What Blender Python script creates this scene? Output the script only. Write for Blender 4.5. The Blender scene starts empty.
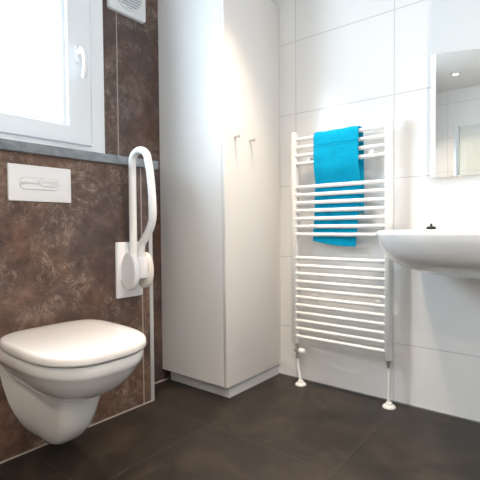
import bpy, bmesh, math, random
from mathutils import Vector, Matrix, Euler
from math import sin, cos, pi, radians
random.seed(4)
scn = bpy.context.scene
COL = scn.collection

# ------------------------------------------------------------------ materials
def mat(name, col, rough=.5, metal=0., spec=.5, coat=0.):
    m = bpy.data.materials.new(name); m.use_nodes = True
    b = m.node_tree.nodes['Principled BSDF']
    b.inputs['Base Color'].default_value = (*col, 1)
    b.inputs['Roughness'].default_value = rough
    b.inputs['Metallic'].default_value = metal
    b.inputs['Specular IOR Level'].default_value = spec
    b.inputs['Coat Weight'].default_value = coat
    b.inputs['Coat Roughness'].default_value = .05
    return m

class NT:
    def __init__(s, m):
        s.m = m; s.t = m.node_tree; s.b = s.t.nodes['Principled BSDF']
    def n(s, typ, **kw):
        nd = s.t.nodes.new(typ)
        for k, v in kw.items():
            if k.startswith('i_'):
                nd.inputs[k[2:].replace('_', ' ')].default_value = v
            else:
                setattr(nd, k, v)
        return nd
    def l(s, a, b): s.t.links.new(a, b)
    def math(s, op, a, b=None, c=None):
        nd = s.t.nodes.new('ShaderNodeMath'); nd.operation = op
        for i, v in enumerate((a, b, c)):
            if v is None: continue
            if isinstance(v, (int, float)): nd.inputs[i].default_value = v
            else: s.l(v, nd.inputs[i])
        return nd.outputs[0]
    def mix(s, fac, a, b):
        nd = s.t.nodes.new('ShaderNodeMix'); nd.data_type = 'RGBA'
        if isinstance(fac, (int, float)): nd.inputs[0].default_value = fac
        else: s.l(fac, nd.inputs[0])
        for i, v in ((6, a), (7, b)):
            if isinstance(v, tuple): nd.inputs[i].default_value = (*v, 1)
            else: s.l(v, nd.inputs[i])
        return nd.outputs[2]
    def ramp(s, fac, stops, interp='LINEAR'):
        nd = s.t.nodes.new('ShaderNodeValToRGB'); r = nd.color_ramp; r.interpolation = interp
        while len(r.elements) < len(stops): r.elements.new(.5)
        for e, (p, c) in zip(r.elements, stops):
            e.position = p; e.color = (*c, 1)
        s.l(fac, nd.inputs[0]); return nd.outputs[0]
    def pos(s):
        g = s.n('ShaderNodeTexCoord').outputs['Object']
        x = s.n('ShaderNodeSeparateXYZ'); s.l(g, x.inputs[0])
        return g, x.outputs
    def joint(s, v, origin, step, width):
        """1 on the joint lines that run every `step` from `origin`"""
        f = s.math('FRACT', s.math('DIVIDE', s.math('SUBTRACT', v, origin - step*50), step))
        d = s.math('MINIMUM', f, s.math('SUBTRACT', 1., f))
        mr = s.n('ShaderNodeMapRange', interpolation_type='SMOOTHSTEP')
        s.l(s.math('MULTIPLY', d, step), mr.inputs[0])
        mr.inputs[1].default_value = width*.35; mr.inputs[2].default_value = width*.65
        mr.inputs[3].default_value = 1; mr.inputs[4].default_value = 0
        return mr.outputs[0]
    def noise(s, g, scale, detail=4, rough=.5, dist=0., vec=None):
        nd = s.n('ShaderNodeTexNoise'); nd.inputs['Scale'].default_value = scale
        nd.inputs['Detail'].default_value = detail; nd.inputs['Roughness'].default_value = rough
        nd.inputs['Distortion'].default_value = dist
        s.l(g, nd.inputs['Vector']); return nd.outputs['Fac']
    def bump(s, h, strength, dist=.002):
        b = s.n('ShaderNodeBump'); b.inputs['Strength'].default_value = strength
        b.inputs['Distance'].default_value = dist
        s.l(h, b.inputs['Height']); s.l(b.outputs[0], s.b.inputs['Normal'])

def white_tile(name, axis, origin, step=.538):
    m = mat(name, (.86, .86, .855), .22); t = NT(m); g, p = t.pos()
    j = t.math('MAXIMUM', t.joint(p[axis], origin, step, .0045), t.joint(p[2], .287, .394, .0045))
    c = t.mix(j, (.87, .868, .86), (.60, .60, .60)); t.l(c, t.b.inputs['Base Color'])
    t.l(t.math('ADD', t.math('MULTIPLY', j, .5), .2), t.b.inputs['Roughness'])
    t.bump(t.math('SUBTRACT', 1., j), .3, .001)
    return m

def stone_tile(name):
    m = mat(name, (.08, .05, .04), .42, spec=.4); t = NT(m); g, p = t.pos()
    big = t.noise(g, 2.6, 5, .6, .6)
    mid = t.noise(g, 9.5, 9, .70, .35)
    fine = t.noise(g, 34, 8, .74, .4)
    base = t.ramp(mid, [(.30, (.044, .025, .019)), (.45, (.086, .047, .034)), (.57, (.138, .076, .052)), (.70, (.21, .130, .092))])
    cool = t.ramp(mid, [(.30, (.040, .028, .027)), (.5, (.078, .054, .049)), (.70, (.155, .112, .100))])
    bf = t.n('ShaderNodeMapRange'); t.l(big, bf.inputs[0]); bf.inputs[1].default_value = .40; bf.inputs[2].default_value = .60
    c = t.mix(bf.outputs[0], cool, base)
    # pale scratchy veins: thin iso-lines of a strongly distorted noise, only in patches
    v = t.noise(g, 9, 10, .72, 1.2)
    vd = t.math('ABSOLUTE', t.math('SUBTRACT', v, .5))
    vr = t.n('ShaderNodeMapRange'); t.l(vd, vr.inputs[0]); vr.inputs[1].default_value = 0; vr.inputs[2].default_value = .021
    vr.inputs[3].default_value = 1; vr.inputs[4].default_value = 0
    pt = t.noise(g, 2.9, 3, .55, .5)
    pr = t.n('ShaderNodeMapRange'); t.l(pt, pr.inputs[0]); pr.inputs[1].default_value = .46; pr.inputs[2].default_value = .60
    fr = t.n('ShaderNodeMapRange'); t.l(fine, fr.inputs[0]); fr.inputs[1].default_value = .38; fr.inputs[2].default_value = .62
    vf = t.math('MULTIPLY', t.math('MULTIPLY', vr.outputs[0], pr.outputs[0]), t.math('MULTIPLY', fr.outputs[0], .85))
    c = t.mix(vf, c, (.50, .395, .32))
    # soft pale cloud
    pc = t.math('MULTIPLY', t.math('MULTIPLY', pr.outputs[0], fr.outputs[0]), .30)
    c = t.mix(pc, c, (.30, .22, .17))
    sp = t.noise(g, 120, 3, .6)
    spr = t.n('ShaderNodeMapRange'); t.l(sp, spr.inputs[0]); spr.inputs[1].default_value = .62; spr.inputs[2].default_value = .72
    c = t.mix(t.math('MULTIPLY', spr.outputs[0], .35), c, (.26, .2, .17))
    j = t.joint(p[1], -.753, .9, .0065)
    c = t.mix(j, c, (.36, .30, .27)); t.l(c, t.b.inputs['Base Color'])
    t.bump(t.math('SUBTRACT', fine, j), .15, .0015)
    return m

def floor_tile(name):
    m = mat(name, (.04, .03, .025), .38, spec=.45); t = NT(m); g, p = t.pos()
    a = t.noise(g, 4.2, 9, .66, .9); b = t.noise(g, 19, 7, .68, .5)
    c1 = t.ramp(a, [(.36, (.0080, .0072, .0056)), (.50, (.0195, .0144, .0107)), (.64, (.044, .0325, .0232))])
    br = t.n('ShaderNodeMapRange'); t.l(b, br.inputs[0]); br.inputs[1].default_value = .35; br.inputs[2].default_value = .7
    c = t.mix(t.math('MULTIPLY', br.outputs[0], .34), c1, (.046, .035, .027))
    j = t.math('MAXIMUM', t.joint(p[0], .396, .578, .006), t.joint(p[1], -.722, .578, .006))
    c = t.mix(t.math('MULTIPLY', j, .5), c, (.062, .052, .043)); t.l(c, t.b.inputs['Base Color'])
    rr = t.n('ShaderNodeMapRange'); t.l(b, rr.inputs[0]); rr.inputs[3].default_value = .34; rr.inputs[4].default_value = .52
    t.l(rr.outputs[0], t.b.inputs['Roughness'])
    t.bump(t.math('SUBTRACT', t.math('MULTIPLY', b, .5), j), .12, .001)
    return m

def sill_stone(name):
    m = mat(name, (.2, .21, .22), .45); t = NT(m); g, p = t.pos()
    a = t.noise(g, 14, 8, .7, .5)
    t.l(t.ramp(a, [(.3, (.13, .145, .165)), (.5, (.205, .23, .262)), (.72, (.31, .34, .38))]), t.b.inputs['Base Color'])
    return m

def towel_mat(name):
    m = mat(name, (0, .42, .66), .95, spec=.1); t = NT(m); g, p = t.pos()
    a = t.noise(g, 230, 4, .7); b = t.noise(g, 34, 6, .7)
    band = t.math('MAXIMUM', t.joint(p[2], 1.2565, 5., .006), t.joint(p[2], 1.2465, 5., .004))
    c = t.mix(b, (.0, .30, .55), (.004, .50, .74))
    c = t.mix(t.math('MULTIPLY', a, .5), c, (0, .30, .52))
    c = t.mix(t.math('MULTIPLY', band, .5), c, (0, .24, .46)); t.l(c, t.b.inputs['Base Color'])
    t.b.inputs['Sheen Weight'].default_value = .25
    t.b.inputs['Sheen Tint'].default_value = (.2, .7, 1, 1)
    t.bump(t.math('SUBTRACT', t.math('ADD', a, t.math('MULTIPLY', b, .8)), band), .7, .004)
    return m

def glass_mat(name, tint=(.97, .99, 1), gloss=.06):
    m = bpy.data.materials.new(name); m.use_nodes = True; nt = m.node_tree; nt.nodes.clear()
    o = nt.nodes.new('ShaderNodeOutputMaterial'); x = nt.nodes.new('ShaderNodeMixShader')
    a = nt.nodes.new('ShaderNodeBsdfTransparent'); a.inputs[0].default_value = (*tint, 1)
    b = nt.nodes.new('ShaderNodeBsdfGlossy'); b.inputs['Roughness'].default_value = .02
    x.inputs[0].default_value = gloss
    nt.links.new(a.outputs[0], x.inputs[1]); nt.links.new(b.outputs[0], x.inputs[2]); nt.links.new(x.outputs[0], o.inputs[0])
    return m

def emit_mat(name, col, st):
    m = bpy.data.materials.new(name); m.use_nodes = True; nt = m.node_tree; nt.nodes.clear()
    o = nt.nodes.new('ShaderNodeOutputMaterial'); e = nt.nodes.new('ShaderNodeEmission')
    e.inputs[0].default_value = (*col, 1); e.inputs[1].default_value = st
    nt.links.new(e.outputs[0], o.inputs[0]); return m

M = dict(
    tile_x=white_tile('white_wall_tile', 0, .398), tile_y=white_tile('white_wall_tile_side', 1, -.3),
    stone=stone_tile('brown_stone_tile'), floor=floor_tile('dark_floor_tile'), sill=sill_stone('grey_stone'),
    plaster=mat('ceiling_paint', (.84, .83, .81), .8),
    profile=mat('light_metal_profile', (.62, .63, .65), .35, .3), caulk=mat('pale_sealant', (.36, .33, .30), .7),
    caulk_dark=mat('grey_sealant', (.20, .20, .20), .7),
    upvc=mat('white_window_plastic', (.88, .91, .94), .3), ceramic=mat('white_ceramic', (.84, .835, .83), .12, coat=.6),
    seat=mat('white_seat_plastic', (.84, .815, .80), .18, coat=.4),
    plate=mat('white_gloss_plastic', (.84, .84, .86), .25), button=mat('white_button_plastic', (.83, .83, .85), .5),
    groove=mat('groove_shadow_grey', (.55, .55, .58), .5),
    rail=mat('white_powder_coat', (.86, .86, .86), .25), cream=mat('ivory_plastic', (.80, .765, .70), .35),
    cab=mat('white_cabinet_laminate', (.80, .80, .795), .38), door=mat('warm_white_cabinet_front', (.82, .795, .77), .33),
    plinth=mat('pale_grey_plinth', (.66, .665, .68), .35),
    chrome=mat('satin_nickel', (.62, .59, .55), .28, 1.), radiator=mat('white_radiator_enamel', (.88, .875, .865), .22),
    towel=towel_mat('turquoise_terry'), black=mat('black_rubber', (.018, .016, .016), .45),
    mirror=mat('mirror_silver', (.93, .93, .91), .01, 1.), satin=mat('satin_glass', (.70, .735, .755), .35),
    glass=glass_mat('window_glass'), shower=glass_mat('shower_glass', (.93, .96, .95), .08),
    lamp=emit_mat('lamp_glow', (1, .86, .66), 12.), alu=mat('brushed_aluminium', (.55, .55, .53), .35, 1.),
    ventgrey=mat('vent_shade_grey', (.42, .45, .49), .6), vent=mat('white_vent_plastic', (.80, .82, .84), .35), gap_shade=mat('lid_gap_shade_grey', (.26, .28, .31), .6),
)

# ------------------------------------------------------------------ mesh helpers
def BM(): return bmesh.new()
def box(bm, x0, x1, y0, y1, z0, z1, bev=0., seg=2):
    r = bmesh.ops.create_cube(bm, size=1)
    vs = r['verts']
    bmesh.ops.transform(bm, matrix=Matrix.Translation(((x0+x1)/2, (y0+y1)/2, (z0+z1)/2)) @ Matrix.Diagonal((x1-x0, y1-y0, z1-z0, 1)), verts=vs)
    if bev:
        es = {e for v in vs for e in v.link_edges}
        bmesh.ops.bevel(bm, geom=list(es), offset=bev, segments=seg, affect='EDGES', profile=.5)
def loft(bm, rings, cap0=True, cap1=True, closed=True):
    R = [[bm.verts.new(p) for p in r] for r in rings]
    n = len(R[0])
    for a, b in zip(R, R[1:]):
        for i in range(n if closed else n-1):
            j = (i+1) % n
            bm.faces.new((a[i], a[j], b[j], b[i]))
    if cap0: bm.faces.new(list(reversed(R[0])))
    if cap1: bm.faces.new(R[-1])
    return R
def lathe(bm, prof, c, axis='z', seg=28):
    """profile [(r, h)] turned about an axis through c"""
    rings = []
    for r, h in prof:
        ring = []
        for k in range(seg):
            a = 2*pi*k/seg
            u, v = max(r, 1e-4)*cos(a), max(r, 1e-4)*sin(a)
            d = dict(z=(u, v, h), x=(h, u, v), y=(v, h, u))[axis]
            ring.append(Vector(c)+Vector(d))
        rings.append(ring)
    loft(bm, rings)
def smooth_path(pts, sub=6):
    P = [Vector(p) for p in pts]; out = []
    for i in range(len(P)-1):
        p0 = P[max(i-1, 0)]; p1 = P[i]; p2 = P[i+1]; p3 = P[min(i+2, len(P)-1)]
        for k in range(sub):
            t = k/sub
            out.append(.5*((2*p1)+(-p0+p2)*t+(2*p0-5*p1+4*p2-p3)*t*t+(-p0+3*p1-3*p2+p3)*t**3))
    out.append(P[-1]); return out
def tube(bm, path, r, seg=14, up=Vector((0, 1, 0)), rx=1.):
    path = [Vector(p) for p in path]; rings = []
    for i, p in enumerate(path):
        d = (path[min(i+1, len(path)-1)]-path[max(i-1, 0)]).normalized()
        s = d.cross(up)
        if s.length < 1e-3: s = d.cross(Vector((1, 0, 0)))
        s.normalize(); w = s.cross(d).normalized()
        rr = r[i] if isinstance(r, (list, tuple)) else r
        rings.append([p+s*rr*rx*cos(2*pi*k/seg)+w*rr*sin(2*pi*k/seg) for k in range(seg)])
    loft(bm, rings)
def spow(v, e): return math.copysign(abs(v)**e, v)
def dring(xb, xf, w, z, yc=0., frac=.36, nb=4., nf=2.4, N=64):
    """D-shaped outline in the horizontal plane: straight-ish back at xb, rounded front at xf, half width w"""
    xc = xb+(xf-xb)*frac; out = []
    for k in range(N):
        a = 2*pi*k/N; c, s = cos(a), sin(a)
        n, A = (nf, xf-xc) if c >= 0 else (nb, xc-xb)
        out.append(Vector((xc+A*spow(c, 2/n), yc+w*spow(s, 2/n), z)))
    return out
def rrect(y0, y1, z0, z1, r, x, seg=6):
    """rounded rectangle in the plane x = const, counter-clockwise seen from +x"""
    out = []
    for cy, cz, a0 in ((y1-r, z1-r, 0), (y0+r, z1-r, pi/2), (y0+r, z0+r, pi), (y1-r, z0+r, 1.5*pi)):
        for k in range(seg+1):
            a = a0+pi/2*k/seg
            out.append(Vector((x, cy+r*cos(a), cz+r*sin(a))))
    return out
def plate_x(bm, y0, y1, z0, z1, x0, x1, r, bev=.003):
    loft(bm, [rrect(y0, y1, z0, z1, r, x0), rrect(y0, y1, z0, z1, r, x1-bev), rrect(y0+bev*.4, y1-bev*.4, z0+bev*.4, z1-bev*.4, r, x1-bev*.3), rrect(y0+bev, y1-bev, z0+bev, z1-bev, r, x1)])
def obj(name, bm, m, parent=None, smooth=True, angle=35, sub=0):
    bmesh.ops.recalc_face_normals(bm, faces=bm.faces)
    me = bpy.data.meshes.new(name); bm.to_mesh(me); bm.free()
    o = bpy.data.objects.new(name, me); COL.objects.link(o)
    for mm in (m if isinstance(m, (list, tuple)) else [m]): me.materials.append(mm)
    if smooth:
        me.polygons.foreach_set('use_smooth', [True]*len(me.polygons))
        bme = bmesh.new(); bme.from_mesh(me)
        for e in bme.edges:
            if len(e.link_faces) == 2 and e.calc_face_angle(0) > radians(angle): e.smooth = False
        bme.to_mesh(me); bme.free()
    if sub:
        md = o.modifiers.new('sub', 'SUBSURF'); md.levels = sub; md.render_levels = sub
    if parent:
        o.parent = parent
        if parent.type == 'EMPTY' or parent.parent or True:
            o.matrix_parent_inverse = Matrix.Translation(-world_loc(parent))
    return o
def world_loc(o):
    v = Vector(o.location)
    if o.parent:                       # parent inverse cancels the parent's own place
        v = o.matrix_parent_inverse @ v + world_loc(o.parent)
    return v
def thing(name, label, cat, loc, group=None):
    o = bpy.data.objects.new(name, None); COL.objects.link(o); o.location = loc
    o.empty_display_size = .1
    o['label'] = label; o['category'] = cat
    if group: o['group'] = group
    return o
def tag(o, label, cat, group=None):
    o['label'] = label; o['category'] = cat
    if group: o['group'] = group
    return o
def struct(o, label=None, cat=None):
    o['kind'] = 'structure'
    if label: o['label'] = label
    if cat: o['category'] = cat
    return o
def sbox(name, m, *a, bev=0., label=None, cat=None, parent=None):
    bm = BM(); box(bm, *a, bev=bev); return struct(obj(name, bm, m, parent, smooth=bool(bev)), label, cat)

# ------------------------------------------------------------------ the room
XR, YB, ZC = 2.40, -3.45, 2.4          # right wall, wall behind the camera, ceiling
XW = -.170                             # window wall (recessed above and beside the boxed-out wall)
WY0, WY1, WZ0, WZ1 = -2.15, -.836, 1.172, 2.16   # window opening
sbox('floor', M['floor'], -.35, XR+.1, YB-.1, .1, -.1, 0, label='dark brown stone tiled bathroom floor', cat='floor')
sbox('ceiling', M['plaster'], -.35, XR+.1, YB-.1, .1, ZC, ZC+.1, label='white painted bathroom ceiling', cat='ceiling')
sbox('wall_back', M['tile_x'], -.35, XR+.1, 0, .1, 0, ZC, label='white tiled wall behind the towel radiator', cat='wall')
sbox('wall_right', M['tile_y'], XR, XR+.1, YB, 0, 0, ZC, label='white tiled wall to the right of the washbasin', cat='wall')
sbox('wall_front', M['tile_x'], -.35, XR+.1, YB-.1, YB, 0, ZC, label='white tiled far wall seen in the mirror', cat='wall')
bm = BM()
box(bm, XW-.15, XW, WY1, 0, 0, ZC); box(bm, XW-.15, XW, YB, WY0, 0, ZC)
box(bm, XW-.15, XW, WY0, WY1, 0, WZ0); box(bm, XW-.15, XW, WY0, WY1, WZ1, ZC)
struct(obj('wall_left', bm, M['stone'], smooth=False), 'brown stone tiled window wall', 'wall')
bm = BM(); box(bm, XW, 0, YB, -.6935, 0, 1.134)
struct(obj('wall_left_low', bm, M['stone'], smooth=False), 'brown stone tiled boxed-out wall behind the toilet', 'wall')
# ledge stone on the boxed-out wall, running on to the cabinet
sbox('trim_1', M['sill'], XW, .02, YB, -.660, 1.134, 1.172, bev=.002, label='grey stone window ledge running to the tall cabinet', cat='window sill')
# metal corner profile at the end of the boxed-out wall
sbox('trim_2', M['profile'], -.012, .0035, -.711, -.690, 0, 1.134, bev=.0015, label='pale metal corner strip at the end of the boxed-out wall', cat='corner strip')
# sealant along the floor
sbox('trim_3', M['caulk'], 0, .004, YB, -.69, 0, .005, label='pale sealant line between brown wall and floor', cat='sealant')
bm = BM(); box(bm, XW, XW+.006, -.69, -.44, 0, .007); box(bm, XW, 0, -.6935, -.688, 0, .007)
struct(obj('trim_4', bm, M['caulk'], smooth=False), 'pale sealant line in the corner beside the tall cabinet', 'sealant')
sbox('trim_5', M['caulk_dark'], .27, XR, -.005, 0, 0, .006, label='grey sealant line under the white tiles', cat='sealant')

# window
W = bpy.data.objects.new('window_1', None); COL.objects.link(W); W.location = (XW, (WY0+WY1)/2, WZ0)
struct(W, 'white plastic window above the grey stone ledge', 'window')
def frame(bm, y0, y1, z0, z1, wd, x0, x1, bev=.004, wr=None):
    """mitred frame: outer and inner rectangle joined into one ring with eased edges"""
    wr = wd if wr is None else wr
    def R(i, x): return [Vector((x, y0+i, z0+i)), Vector((x, y1-i, z0+i)), Vector((x, y1-i, z1-i)), Vector((x, y0+i, z1-i))]
    def I(o, x): return [Vector((x, y0+wd-o, z0+wd-o)), Vector((x, y1-wr+o, z0+wd-o)), Vector((x, y1-wr+o, z1-wd+o)), Vector((x, y0+wd-o, z1-wd+o))]
    rings = [R(0, x0), R(0, x1-bev), R(bev*.3, x1-bev*.3), R(bev, x1), I(bev, x1), I(bev*.3, x1-bev*.3), I(0, x1-bev), I(0, x0)]
    loft(bm, rings + [R(0, x0)], False, False)
    bmesh.ops.remove_doubles(bm, verts=bm.verts, dist=1e-6)
bm = BM(); frame(bm, WY0+.0005, WY1-.0005, WZ0+.0005, WZ1-.0005, .07, XW-.09, XW+.012)
obj('window_frame', bm, M['upvc'], W)
SY0, SY1, SZ0, SZ1 = WY0+.055, WY1-.092, WZ0+.057, WZ1-.055
bm = BM(); frame(bm, SY0, SY1+.012, SZ0, SZ1, .078, XW-.06, XW+.028, .006, .116)
S = obj('sash', bm, M['upvc'], W)
bm = BM(); frame(bm, SY0+.074, SY1-.102, SZ0+.074, SZ1-.074, .020, XW-.045, XW+.010, .004)
obj('glazing_bead', bm, M['upvc'], S)
bm = BM(); box(bm, XW-.03, XW-.024, SY0+.07, SY1-.10, SZ0+.07, SZ1-.07)
obj('pane', bm, M['glass'], S, smooth=False)
hx = XW+.028
bm = BM(); hy, hz = -.984, 1.628
plate_x(bm, hy-.016, hy+.016, hz-.038, hz+.038, hx, hx+.010, .013)
H = obj('handle_plate', bm, M['plate'], S)
bm = BM(); lathe(bm, [(.0115, 0), (.0115, .036), (.010, .040)], (hx+.008, hy, hz+.008), 'x', 20)
pth = smooth_path([(hx+.036, hy-.006, hz+.020), (hx+.046, hy+.002, hz+.004), (hx+.054, hy+.007, hz-.040), (hx+.047, hy+.006, hz-.085), (hx+.040, hy+.004, hz-.112)], 5)
tube(bm, pth, [.0125]*(len(pth)-3)+[.0115, .009, .005], 14, Vector((0, 1, 0)), .8)
obj('handle', bm, M['plate'], S)

# ------------------------------------------------------------------ wall vent
V = thing('wall_vent', 'square white wall vent with round slatted grille above the ledge', 'vent', (XW, -.696, 1.911))
vy0, vy1, vz0, vz1 = -.806, -.586, 1.911, 2.131
bm = BM(); plate_x(bm, vy0, vy1, vz0, vz1, XW, XW+.024, .012, .006)
obj('cover_plate', bm, M['vent'], V)
vc = (XW+.024, (vy0+vy1)/2, (vz0+vz1)/2)
bm = BM(); lathe(bm, [(.090, -.001), (.090, .004), (.086, .007), (.080, .007), (.078, .001)], vc, 'x', 48)
obj('grille_ring', bm, M['vent'], V)
bm = BM(); lathe(bm, [(.0785, -.001), (.0785, .0016)], vc, 'x', 48)
obj('grille_back', bm, M['ventgrey'], V)
for k in range(-5, 6):
    z = k*.0138; hw = math.sqrt(max(.077**2-z*z, 1e-4))
    bm = BM(); r = .0046
    loft(bm, [[Vector((vc[0]+a, vc[1]+s*hw, vc[2]+z+b)) for a, b in ((.001, r), (.006, r*.2), (.0066, -r*.9), (.001, -r*.5))] for s in (-1, 1)])
    obj('slat', bm, M['vent'], V, smooth=False)

# ------------------------------------------------------------------ flush plate
F = thing('flush_plate', 'white rectangular dual flush plate on the brown tiles above the toilet', 'flush plate', (0, -1.237, .953))
bm = BM(); plate_x(bm, -1.359, -1.114, .953, 1.089, 0, .009, .003, .002); obj('plate', bm, M['plate'], F)
bm = BM(); plate_x(bm, -1.3215, -1.1625, .9965, 1.0435, .0085, .0096, .0232, .0004); obj('button_groove', bm, M['groove'], F, smooth=False)
bm = BM(); plate_x(bm, -1.3195, -1.1645, .9985, 1.0415, .0085, .0115, .0212, .0012); obj('large_button', bm, M['button'], F, smooth=False)
bm = BM(); plate_x(bm, -1.2465, -1.1715, 1.0105, 1.0435, .0085, .0118, .0155, .0003); obj('button_groove', bm, M['groove'], F, smooth=False)
bm = BM(); plate_x(bm, -1.2445, -1.1735, 1.0125, 1.0415, .0085, .0135, .0138, .0012); obj('small_button', bm, M['button'], F, smooth=False)

# ------------------------------------------------------------------ toilet
def askew(bm, k=.05):
    for v in bm.verts: v.co.y -= k*v.co.x
    return bm
TY = -1.248
T = thing('toilet', 'white wall-hung toilet with closed lid on the brown tiled wall', 'toilet', (0, TY, .06))
bm = BM()
rows = [(.443, .004, .510, .188), (.440, 0, .520, .194), (.430, 0, .523, .196), (.410, 0, .519, .194), (.402, 0, .516, .191), (.397, .003, .511, .187),
        (.380, .01, .500, .179), (.355, .02, .480, .164), (.330, .03, .453, .146), (.308, .04, .424, .127), (.292, .05, .388, .106), (.282, .06, .35, .084), (.279, .07, .30, .06)]
loft(bm, [dring(xb, xf, w, z, TY, .42, 6, 2.7) for z, xb, xf, w in rows])
def wedge(z, xf, wf, wb, N=40):
    """plan of the foot: wide at the wall, narrowing to a rounded nose"""
    rn = wf*1.1; out = [Vector((0, TY-wb, z)), Vector(((xf-rn)*.5, TY-(wb*.42+wf*.58), z))]
    for k in range(N+1):
        a = -pi/2+pi*k/N
        out.append(Vector((xf-rn+rn*spow(cos(a), .8), TY+wf*spow(sin(a), .8), z)))
    return out+[Vector(((xf-rn)*.5, TY+(wb*.42+wf*.58), z)), Vector((0, TY+wb, z))]
rows = [(.41, .42, .12, .175), (.37, .40, .105, .165), (.32, .375, .090, .152), (.27, .350, .080, .142), (.21, .325, .071, .125), (.16, .298, .062, .104), (.12, .262, .054, .083), (.085, .212, .044, .060), (.062, .155, .034, .040), (.050, .105, .022, .022), (.046, .07, .012, .010)]
loft(bm, [wedge(*r) for r in rows])
obj('bowl', askew(bm, .04), M['ceramic'], T, angle=50)
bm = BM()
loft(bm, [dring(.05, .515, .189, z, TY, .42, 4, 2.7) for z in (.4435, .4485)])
obj('seat', askew(bm), M['gap_shade'], T)  # seat coloured dark as the shade in the gap under the lid
bm = BM()
rows = [(.4480, .006, 0), (.4500, .002, 0), (.4545, 0, 0), (.468, .0005, 0), (.476, .003, 0), (.480, .009, 0), (.482, .020, 0), (.4835, .06, 0), (.4842, .12, 0)]
loft(bm, [dring(.036+i, .535-i, .201-i, z, TY, .42, 4, 2.8) for z, i, _ in rows])
obj('lid', askew(bm), M['seat'], T, angle=60)
for s in (-1, 1):
    bm = BM(); box(bm, .012, .046, TY+s*.08-.022, TY+s*.08+.022, .442, .462, .004); obj('hinge', askew(bm), M['seat'], T)

# ------------------------------------------------------------------ folding grab rail
RY = -.83
G = thing('grab_rail', 'white folding support rail folded up on the brown wall beside the toilet', 'grab rail', (0, RY, .53))
bm = BM(); plate_x(bm, -.902, -.757, .530, .785, 0, .014, .006, .006); obj('wall_plate', bm, M['plate'], G)
def cheek(y0, y1):
    bm = BM(); rings = []
    zc, xc = .655, .064
    pts = [(xc+.052*spow(cos(2*pi*k/48), .92), zc+.082*spow(sin(2*pi*k/48), .92)) for k in range(48)]
    def sc(f): return [(xc+(x-xc)*f, zc+(z-zc)*f) for x, z in pts]
    for y, f in ((y0, .93), (y0+.004, 1), (y1-.004, 1), (y1, .93)):
        rings.append([Vector((x, y, z)) for x, z in sc(f)])
    loft(bm, rings); return bm
obj('hinge_cheek', cheek(-.884, -.856), M['plate'], G)
obj('hinge_cheek', cheek(-.804, -.776), M['cream'], G)
bm = BM(); box(bm, .014, .108, -.857, -.803, .622, .722, .006); obj('hinge_block', bm, M['plate'], G)
bm = BM()
xi, xo, ztop = .037, .147, 1.147
path = [(xi, RY, .66), (xi, RY, .78), (xi, RY, .9), (xi, RY, 1.02), (xi, RY, ztop-.02)]
for k in range(13):
    a = pi-pi*k/12
    path.append(((xi+xo)/2+(xo-xi)/2*cos(a), RY, ztop+.047*sin(a)))
tail = smooth_path([(xo, RY, ztop), (xo+.012, RY, 1.10), (xo+.022, RY, 1.02), (xo+.027, RY, .95), (xo+.027, RY, .895), (xo+.010, RY, .850), (xo-.026, RY, .803), (xo-.052, RY, .768), (xo-.058, RY, .68)], 4)
tube(bm, path+tail[1:], .0172, 16)
obj('rail_tube', bm, M['rail'], G, angle=70)

# ------------------------------------------------------------------ tall cabinet
CX0, CX1, CY0, CY1 = XW+.001, .277, -.488, -.002
CZ0, CZ1 = .067, 2.078
K = thing('tall_cabinet', 'tall narrow white cabinet in the corner between ledge and radiator', 'cabinet', ((CX0+CX1)/2, (CY0+CY1)/2, 0))
bm = BM(); box(bm, CX0, CX1, CY0, CY1, CZ0, CZ1, .0012, 1); obj('carcass', bm, M['cab'], K)
bm = BM(); box(bm, CX0+.02, .278, CY0+.042, CY1, 0, CZ0); obj('plinth', bm, M['plinth'], K, smooth=False)
bm = BM(); box(bm, .279, .298, CY0-.0005, -.022, CZ0-.001, CZ1-.002, .0015, 2); D = obj('door', bm, M['door'], K)
bm = BM(); box(bm, CX1-.02, .294, -.021, CY1, CZ0, CZ1-.002); obj('filler_strip', bm, M['door'], K, smooth=False)
for y in (-.412, -.288):
    bm = BM(); lathe(bm, [(.0065, 0), (.0065, .021), (.0085, .023), (.0085, .029), (.007, .0305)], (.298, y, 1.292), 'x', 20)
    obj('peg_hook', bm, M['chrome'], D)

# ------------------------------------------------------------------ towel radiator
RX0, RX1, RYc = .419, .957, -.075
A = thing('towel_radiator', 'white ladder towel radiator on the white tiles holding a turquoise towel', 'radiator', ((RX0+RX1)/2, RYc, 0))
def post(x0, x1):
    bm = BM(); N = 24
    def ring(z, f):
        out = []
        for k in range(N):
            a = 2*pi*k/N
            out.append(Vector(((x0+x1)/2+f*(x1-x0)/2*spow(cos(a), .72), RYc+f*.022*spow(sin(a), .72), z)))
        return out
    loft(bm, [ring(.224, .9), ring(.226, 1), ring(1.340, 1), ring(1.344, .93), ring(1.346, .75)])
    return bm
obj('post', post(RX0, RX0+.036), M['radiator'], A, angle=50); obj('post', post(RX1-.036, RX1), M['radiator'], A, angle=50)
BY = -.085
bars = [1.306, 1.263, 1.221, 1.179] + [1.0555-.0413*i for i in range(7)] + [.6835-.0419*i for i in range(11)]
for z in bars:
    bm = BM(); lathe(bm, [(.0100, RX0+.028), (.0100, RX1-.028)], (0, BY, z), 'x', 16); obj('bar', bm, M['radiator'], A)
for x in (RX0+.10, RX1-.10):
    for z in (1.20, .473):
        bm = BM(); lathe(bm, [(.017, 0), (.017, -.008), (.008, -.010), (.008, -.070), (.0135, -.071), (.0135, -.082)], (x, 0, z), 'y', 18)
        obj('wall_bracket', bm, M['radiator'], A)
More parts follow.
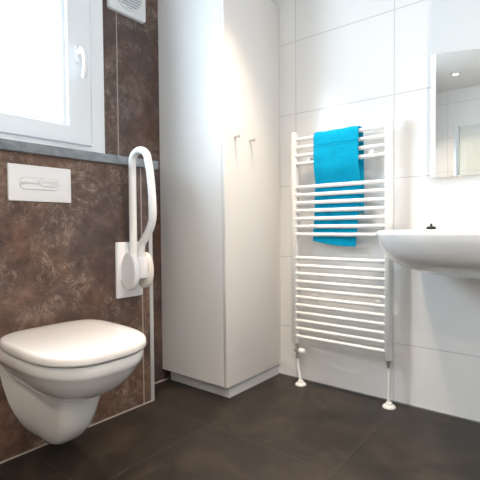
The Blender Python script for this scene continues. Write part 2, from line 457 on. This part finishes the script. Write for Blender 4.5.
# left valve
lx, rx, vy = .447, .941, -.073
bm = BM()
lathe(bm, [(.0085, .226), (.0085, .214), (.0125, .213), (.0125, .198), (.0095, .196), (.0095, .160), (.0125, .158), (.0125, .142), (.0085, .140)][::-1], (lx, vy, 0), 'z', 8)
lathe(bm, [(.008, 0), (.008, -.026)], (lx, vy, .187), 'y', 14)
LV = obj('valve', bm, M['chrome'], A, angle=30)
bm = BM(); lathe(bm, [(.012, 0), (.0145, .003), (.0145, .030), (.012, .034)], (lx+.017, vy-.012, .187), 'x', 20)
obj('valve_cap', bm, M['radiator'], LV)
bm = BM(); tube(bm, smooth_path([(lx, vy, .143), (lx+.001, vy, .10), (lx+.012, vy, .05), (lx+.018, vy, .004)], 4), .0085, 14)
LP = obj('pipe', bm, M['radiator'], A)
rosette = [(.030, 0), (.030, .004), (.026, .010), (.016, .014), (.014, .024), (.010, .026)]
bm = BM(); lathe(bm, rosette, (lx+.018, vy, 0), 'z', 28); obj('floor_rosette', bm, M['radiator'], LP)
bm = BM(); lathe(bm, [(.0085, .226), (.0085, .219), (.012, .218), (.012, .203), (.0095, .201), (.0095, .186)][::-1], (rx, vy, 0), 'z', 8)
obj('pipe_nut', bm, M['chrome'], A, angle=30)
bm = BM(); tube(bm, [(rx, vy, .19), (rx, vy, .004)], .0090, 14); RP = obj('pipe', bm, M['radiator'], A)
bm = BM(); lathe(bm, rosette, (rx, vy, 0), 'z', 28); obj('floor_rosette', bm, M['radiator'], RP)

# ------------------------------------------------------------------ towel
def towel():
    prof = [(-.052, .915), (-.053, 1.0), (-.055, 1.08), (-.058, 1.2), (-.060, 1.27), (-.066, 1.308), (-.076, 1.3235), (-.087, 1.3255), (-.099, 1.319),
            (-.106, 1.300), (-.1075, 1.26), (-.107, 1.215), (-.105, 1.18), (-.099, 1.14), (-.088, 1.105), (-.076, 1.080), (-.068, 1.06), (-.066, .98), (-.065, .90), (-.066, .84), (-.067, .774)]
    P = smooth_path([(0, y, z) for y, z in prof], 5); n = len(P); NX = 26
    bm = BM(); th = .0075
    def off(i):
        d = (P[min(i+1, n-1)]-P[max(i-1, 0)]).normalized()
        return Vector((0, d.z, -d.y))
    rings = []
    for i, p in enumerate(P):
        t = i/(n-1)
        front = t > .30
        xl, xr = (.568, .796)
        if front:
            f = (t-.30)/.70
            xl = .568-.028*f**2.2-.002*sin(9*f); xr = .803+.004*f-.034*f**4
        else:
            xr = .811-.004*t
        nn = off(i); ring = []
        top = []; bot = []
        for k in range(NX+1):
            u = k/NX
            x = xl+(xr-xl)*u
            sag = 0
            if front and i > n-8: sag = -.026*u*(i-(n-8))/7 - .006*sin(u*pi)*(i-(n-8))/7
            wob = .0012*sin(x*70+p.z*18)+.0008*sin(x*31-p.z*40)
            edge = 1-(abs(2*u-1)**10)*.55
            q = Vector((x, p.y, p.z+sag))+nn*wob
            top.append(q+nn*th*.5*edge); bot.append(q-nn*th*.5*edge)
        rings.append(top+bot[::-1])
    loft(bm, rings); return bm
tw = obj('towel', towel(), M['towel'], angle=80)
tag(tw, 'turquoise terry towel hung over the top bars of the white radiator', 'towel')

# ------------------------------------------------------------------ washbasin
SX, SZ = 1.362, .832
B = thing('washbasin', 'white ceramic washbasin on the white tiled wall under the mirror', 'washbasin', (SX, 0, .64))
def sring(w, yf, z, yb=0., N=72, frac=.5, nb=7, nf=3.):
    return [Vector((SX+p.y, -p.x, p.z)) for p in dring(-yb, -yf, w, z, 0, frac, nb, nf, N)]
bm = BM()
outer = [(.08, -.24, .650), (.145, -.31, .654), (.20, -.375, .663), (.248, -.43, .677), (.290, -.485, .698), (.323, -.53, .722), (.344, -.556, .756), (.355, -.571, .788), (.3605, -.578, .816), (.360, -.578, .827), (.353, -.572, .832)]
R = [sring(w, y, z) for w, y, z in outer]
inner = [(.325, -.545, -.125, .832), (.315, -.535, -.13, .827), (.30, -.515, -.135, .79), (.26, -.47, -.15, .735), (.17, -.40, -.19, .70), (.06, -.32, -.25, .69), (.02, -.295, -.265, .688)]
R += [sring(w, y, z, yb, frac=.5, nb=3 + 4*(w > .33)) for w, y, yb, z in inner]
loft(bm, R)
obj('basin', bm, M['ceramic'], B, angle=60)
bm = BM(); lathe(bm, [(.021, 0), (.021, .003), (.016, .0045), (.012, .002)], (SX, -.28, .688), 'z', 24); obj('drain', bm, M['chrome'], B)
bm = BM(); px, py = 1.117, -.050
lathe(bm, [(.0185, .832), (.0195, .834), (.0195, .842), (.017, .845), (.006, .846), (.0045, .850), (.0055, .855), (.003, .858)], (px, py, 0), 'z', 24)
tag(obj('sink_plug', bm, M['black']), 'small black rubber plug standing on the back rim of the washbasin', 'plug')

# ------------------------------------------------------------------ mirror
MX0, MX1, MZ0, MZ1, MZF = 1.108, 1.72, 1.062, 1.95, 1.600
R_ = thing('wall_mirror', 'wall mirror with pale edge over the washbasin, reflecting a ceiling spotlight', 'mirror', ((MX0+MX1)/2, 0, MZ0))
bm = BM(); box(bm, MX0, MX1, -.030, 0, MZ0+.001, MZ1-.001); obj('backing', bm, M['upvc'], R_, smooth=False)
def slab(bm, pts, y0, y1):
    loft(bm, [[Vector((x, y1, z)) for x, z in pts], [Vector((x, y0, z)) for x, z in pts]])
bm = BM(); slab(bm, [(MX0+.022, MZ0), (MX1, MZ0), (MX1, 1.529), (MX0+.022, MZF-.001)], -.0335, -.0302); obj('mirror_glass', bm, M['mirror'], R_, smooth=False)
bm = BM(); slab(bm, [(MX0, MZ0), (MX0+.0215, MZ0), (MX0+.0215, MZF-.001), (MX0, MZF)], -.0335, -.0302); e = obj('edge_strip', bm, M['rail'], R_, smooth=False); e['label'] = 'white strip along the left edge'
bm = BM(); slab(bm, [(MX0, MZF+.001), (MX1, 1.530), (MX1, MZ1), (MX0, MZ1)], -.0335, -.0302); e = obj('top_panel', bm, M['satin'], R_, smooth=False); e['label'] = 'pale grey satin panel across the top'

# ------------------------------------------------------------------ shower screen (seen in the mirror)
Q = thing('shower_screen', 'clear glass shower screen with aluminium post, seen in the mirror', 'shower screen', (1.1, -2.75, 0))
bm = BM(); box(bm, .622, .668, -2.765, -2.735, .001, 1.835, .003); obj('post', bm, M['alu'], Q)
bm = BM(); box(bm, .668, 1.40, -2.754, -2.746, .001, 1.83); obj('glass_panel', bm, M['shower'], Q, smooth=False)

# ------------------------------------------------------------------ ceiling spotlights
def spot(x, y, label, watts, cone=84, col=(1., .80, .60)):
    t = thing('ceiling_spotlight', label, 'spotlight', (x, y, ZC), 'recessed ceiling spotlights')
    bm = BM(); lathe(bm, [(.047, 0), (.047, -.003), (.043, -.006), (.031, -.006), (.029, -.001), (.029, 0)], (x, y, ZC), 'z', 36); obj('trim_ring', bm, M['chrome'], t)
    bm = BM(); lathe(bm, [(.0285, 0), (.0285, -.003)], (x, y, ZC), 'z', 28); obj('lens', bm, M['lamp'], t)
    ld = bpy.data.lights.new('spot_lamp', 'SPOT'); ld.energy = watts; ld.color = col
    ld.spot_size = radians(cone); ld.spot_blend = 1.; ld.shadow_soft_size = .022
    lo = bpy.data.objects.new('spot_lamp', ld); COL.objects.link(lo); lo.location = (x, y, ZC-.03)
    return t
spot(.62, -.56, 'ceiling spotlight nearest the towel radiator', 120, 66)
spot(1.05, -1.12, 'ceiling spotlight over the floor in front of the toilet', 56, 60)
spot(.60, -2.88, 'glowing ceiling spotlight seen in the mirror', 60, 110, (1., .76, .52))
spot(1.90, -2.88, 'added fill spotlight in the corner behind the camera', 105, 150, (1., .83, .68))  # unseen lamp added to even out the room light
spot(1.95, -1.15, 'added fill spotlight beside the right-hand wall', 78, 165, (1., .84, .70))  # unseen lamp added to brighten cabinet door, brown wall and window frame

# ------------------------------------------------------------------ daylight
w = bpy.data.worlds.new('overcast_sky'); scn.world = w; w.use_nodes = True
bg = w.node_tree.nodes['Background']; bg.inputs[0].default_value = (.74, .88, 1., 1); bg.inputs[1].default_value = 19.
pl = bpy.data.lights.new('window_portal', 'AREA'); pl.shape = 'RECTANGLE'; pl.size = WZ1-WZ0; pl.size_y = WY1-WY0
pl.cycles.is_portal = True
po = bpy.data.objects.new('window_portal', pl); COL.objects.link(po)
po.location = (XW-.12, (WY0+WY1)/2, (WZ0+WZ1)/2); po.rotation_euler = (0, -pi/2, 0)

# ------------------------------------------------------------------ camera
cd = bpy.data.cameras.new('camera'); cam = bpy.data.objects.new('camera', cd); COL.objects.link(cam)
cd.sensor_width = 36; cd.lens = 36*430/480; cd.clip_start = .02
a, p, r = radians(38.58), radians(-1.75), .008
fw = Vector((-sin(a)*cos(p), cos(a)*cos(p), sin(p))); rt = Vector((cos(a), sin(a), 0)); up = rt.cross(fw)
rt2 = rt*cos(r)-up*sin(r); up2 = up*cos(r)+rt*sin(r)
m = Matrix((rt2, up2, -fw)).transposed().to_4x4(); m.translation = Vector((1.641, -2.06, .85))
cam.matrix_world = m
scn.camera = cam

vs = scn.view_settings
scn.display_settings.display_device = 'sRGB'
vs.view_transform = 'Standard'; vs.look = 'None'; vs.gamma = 1; vs.use_curve_mapping = False
vs.exposure = .06
scn.cycles.max_bounces = 10; scn.cycles.diffuse_bounces = 6
scn.cycles.use_denoising = True
scn.cycles.sample_clamp_indirect = 6
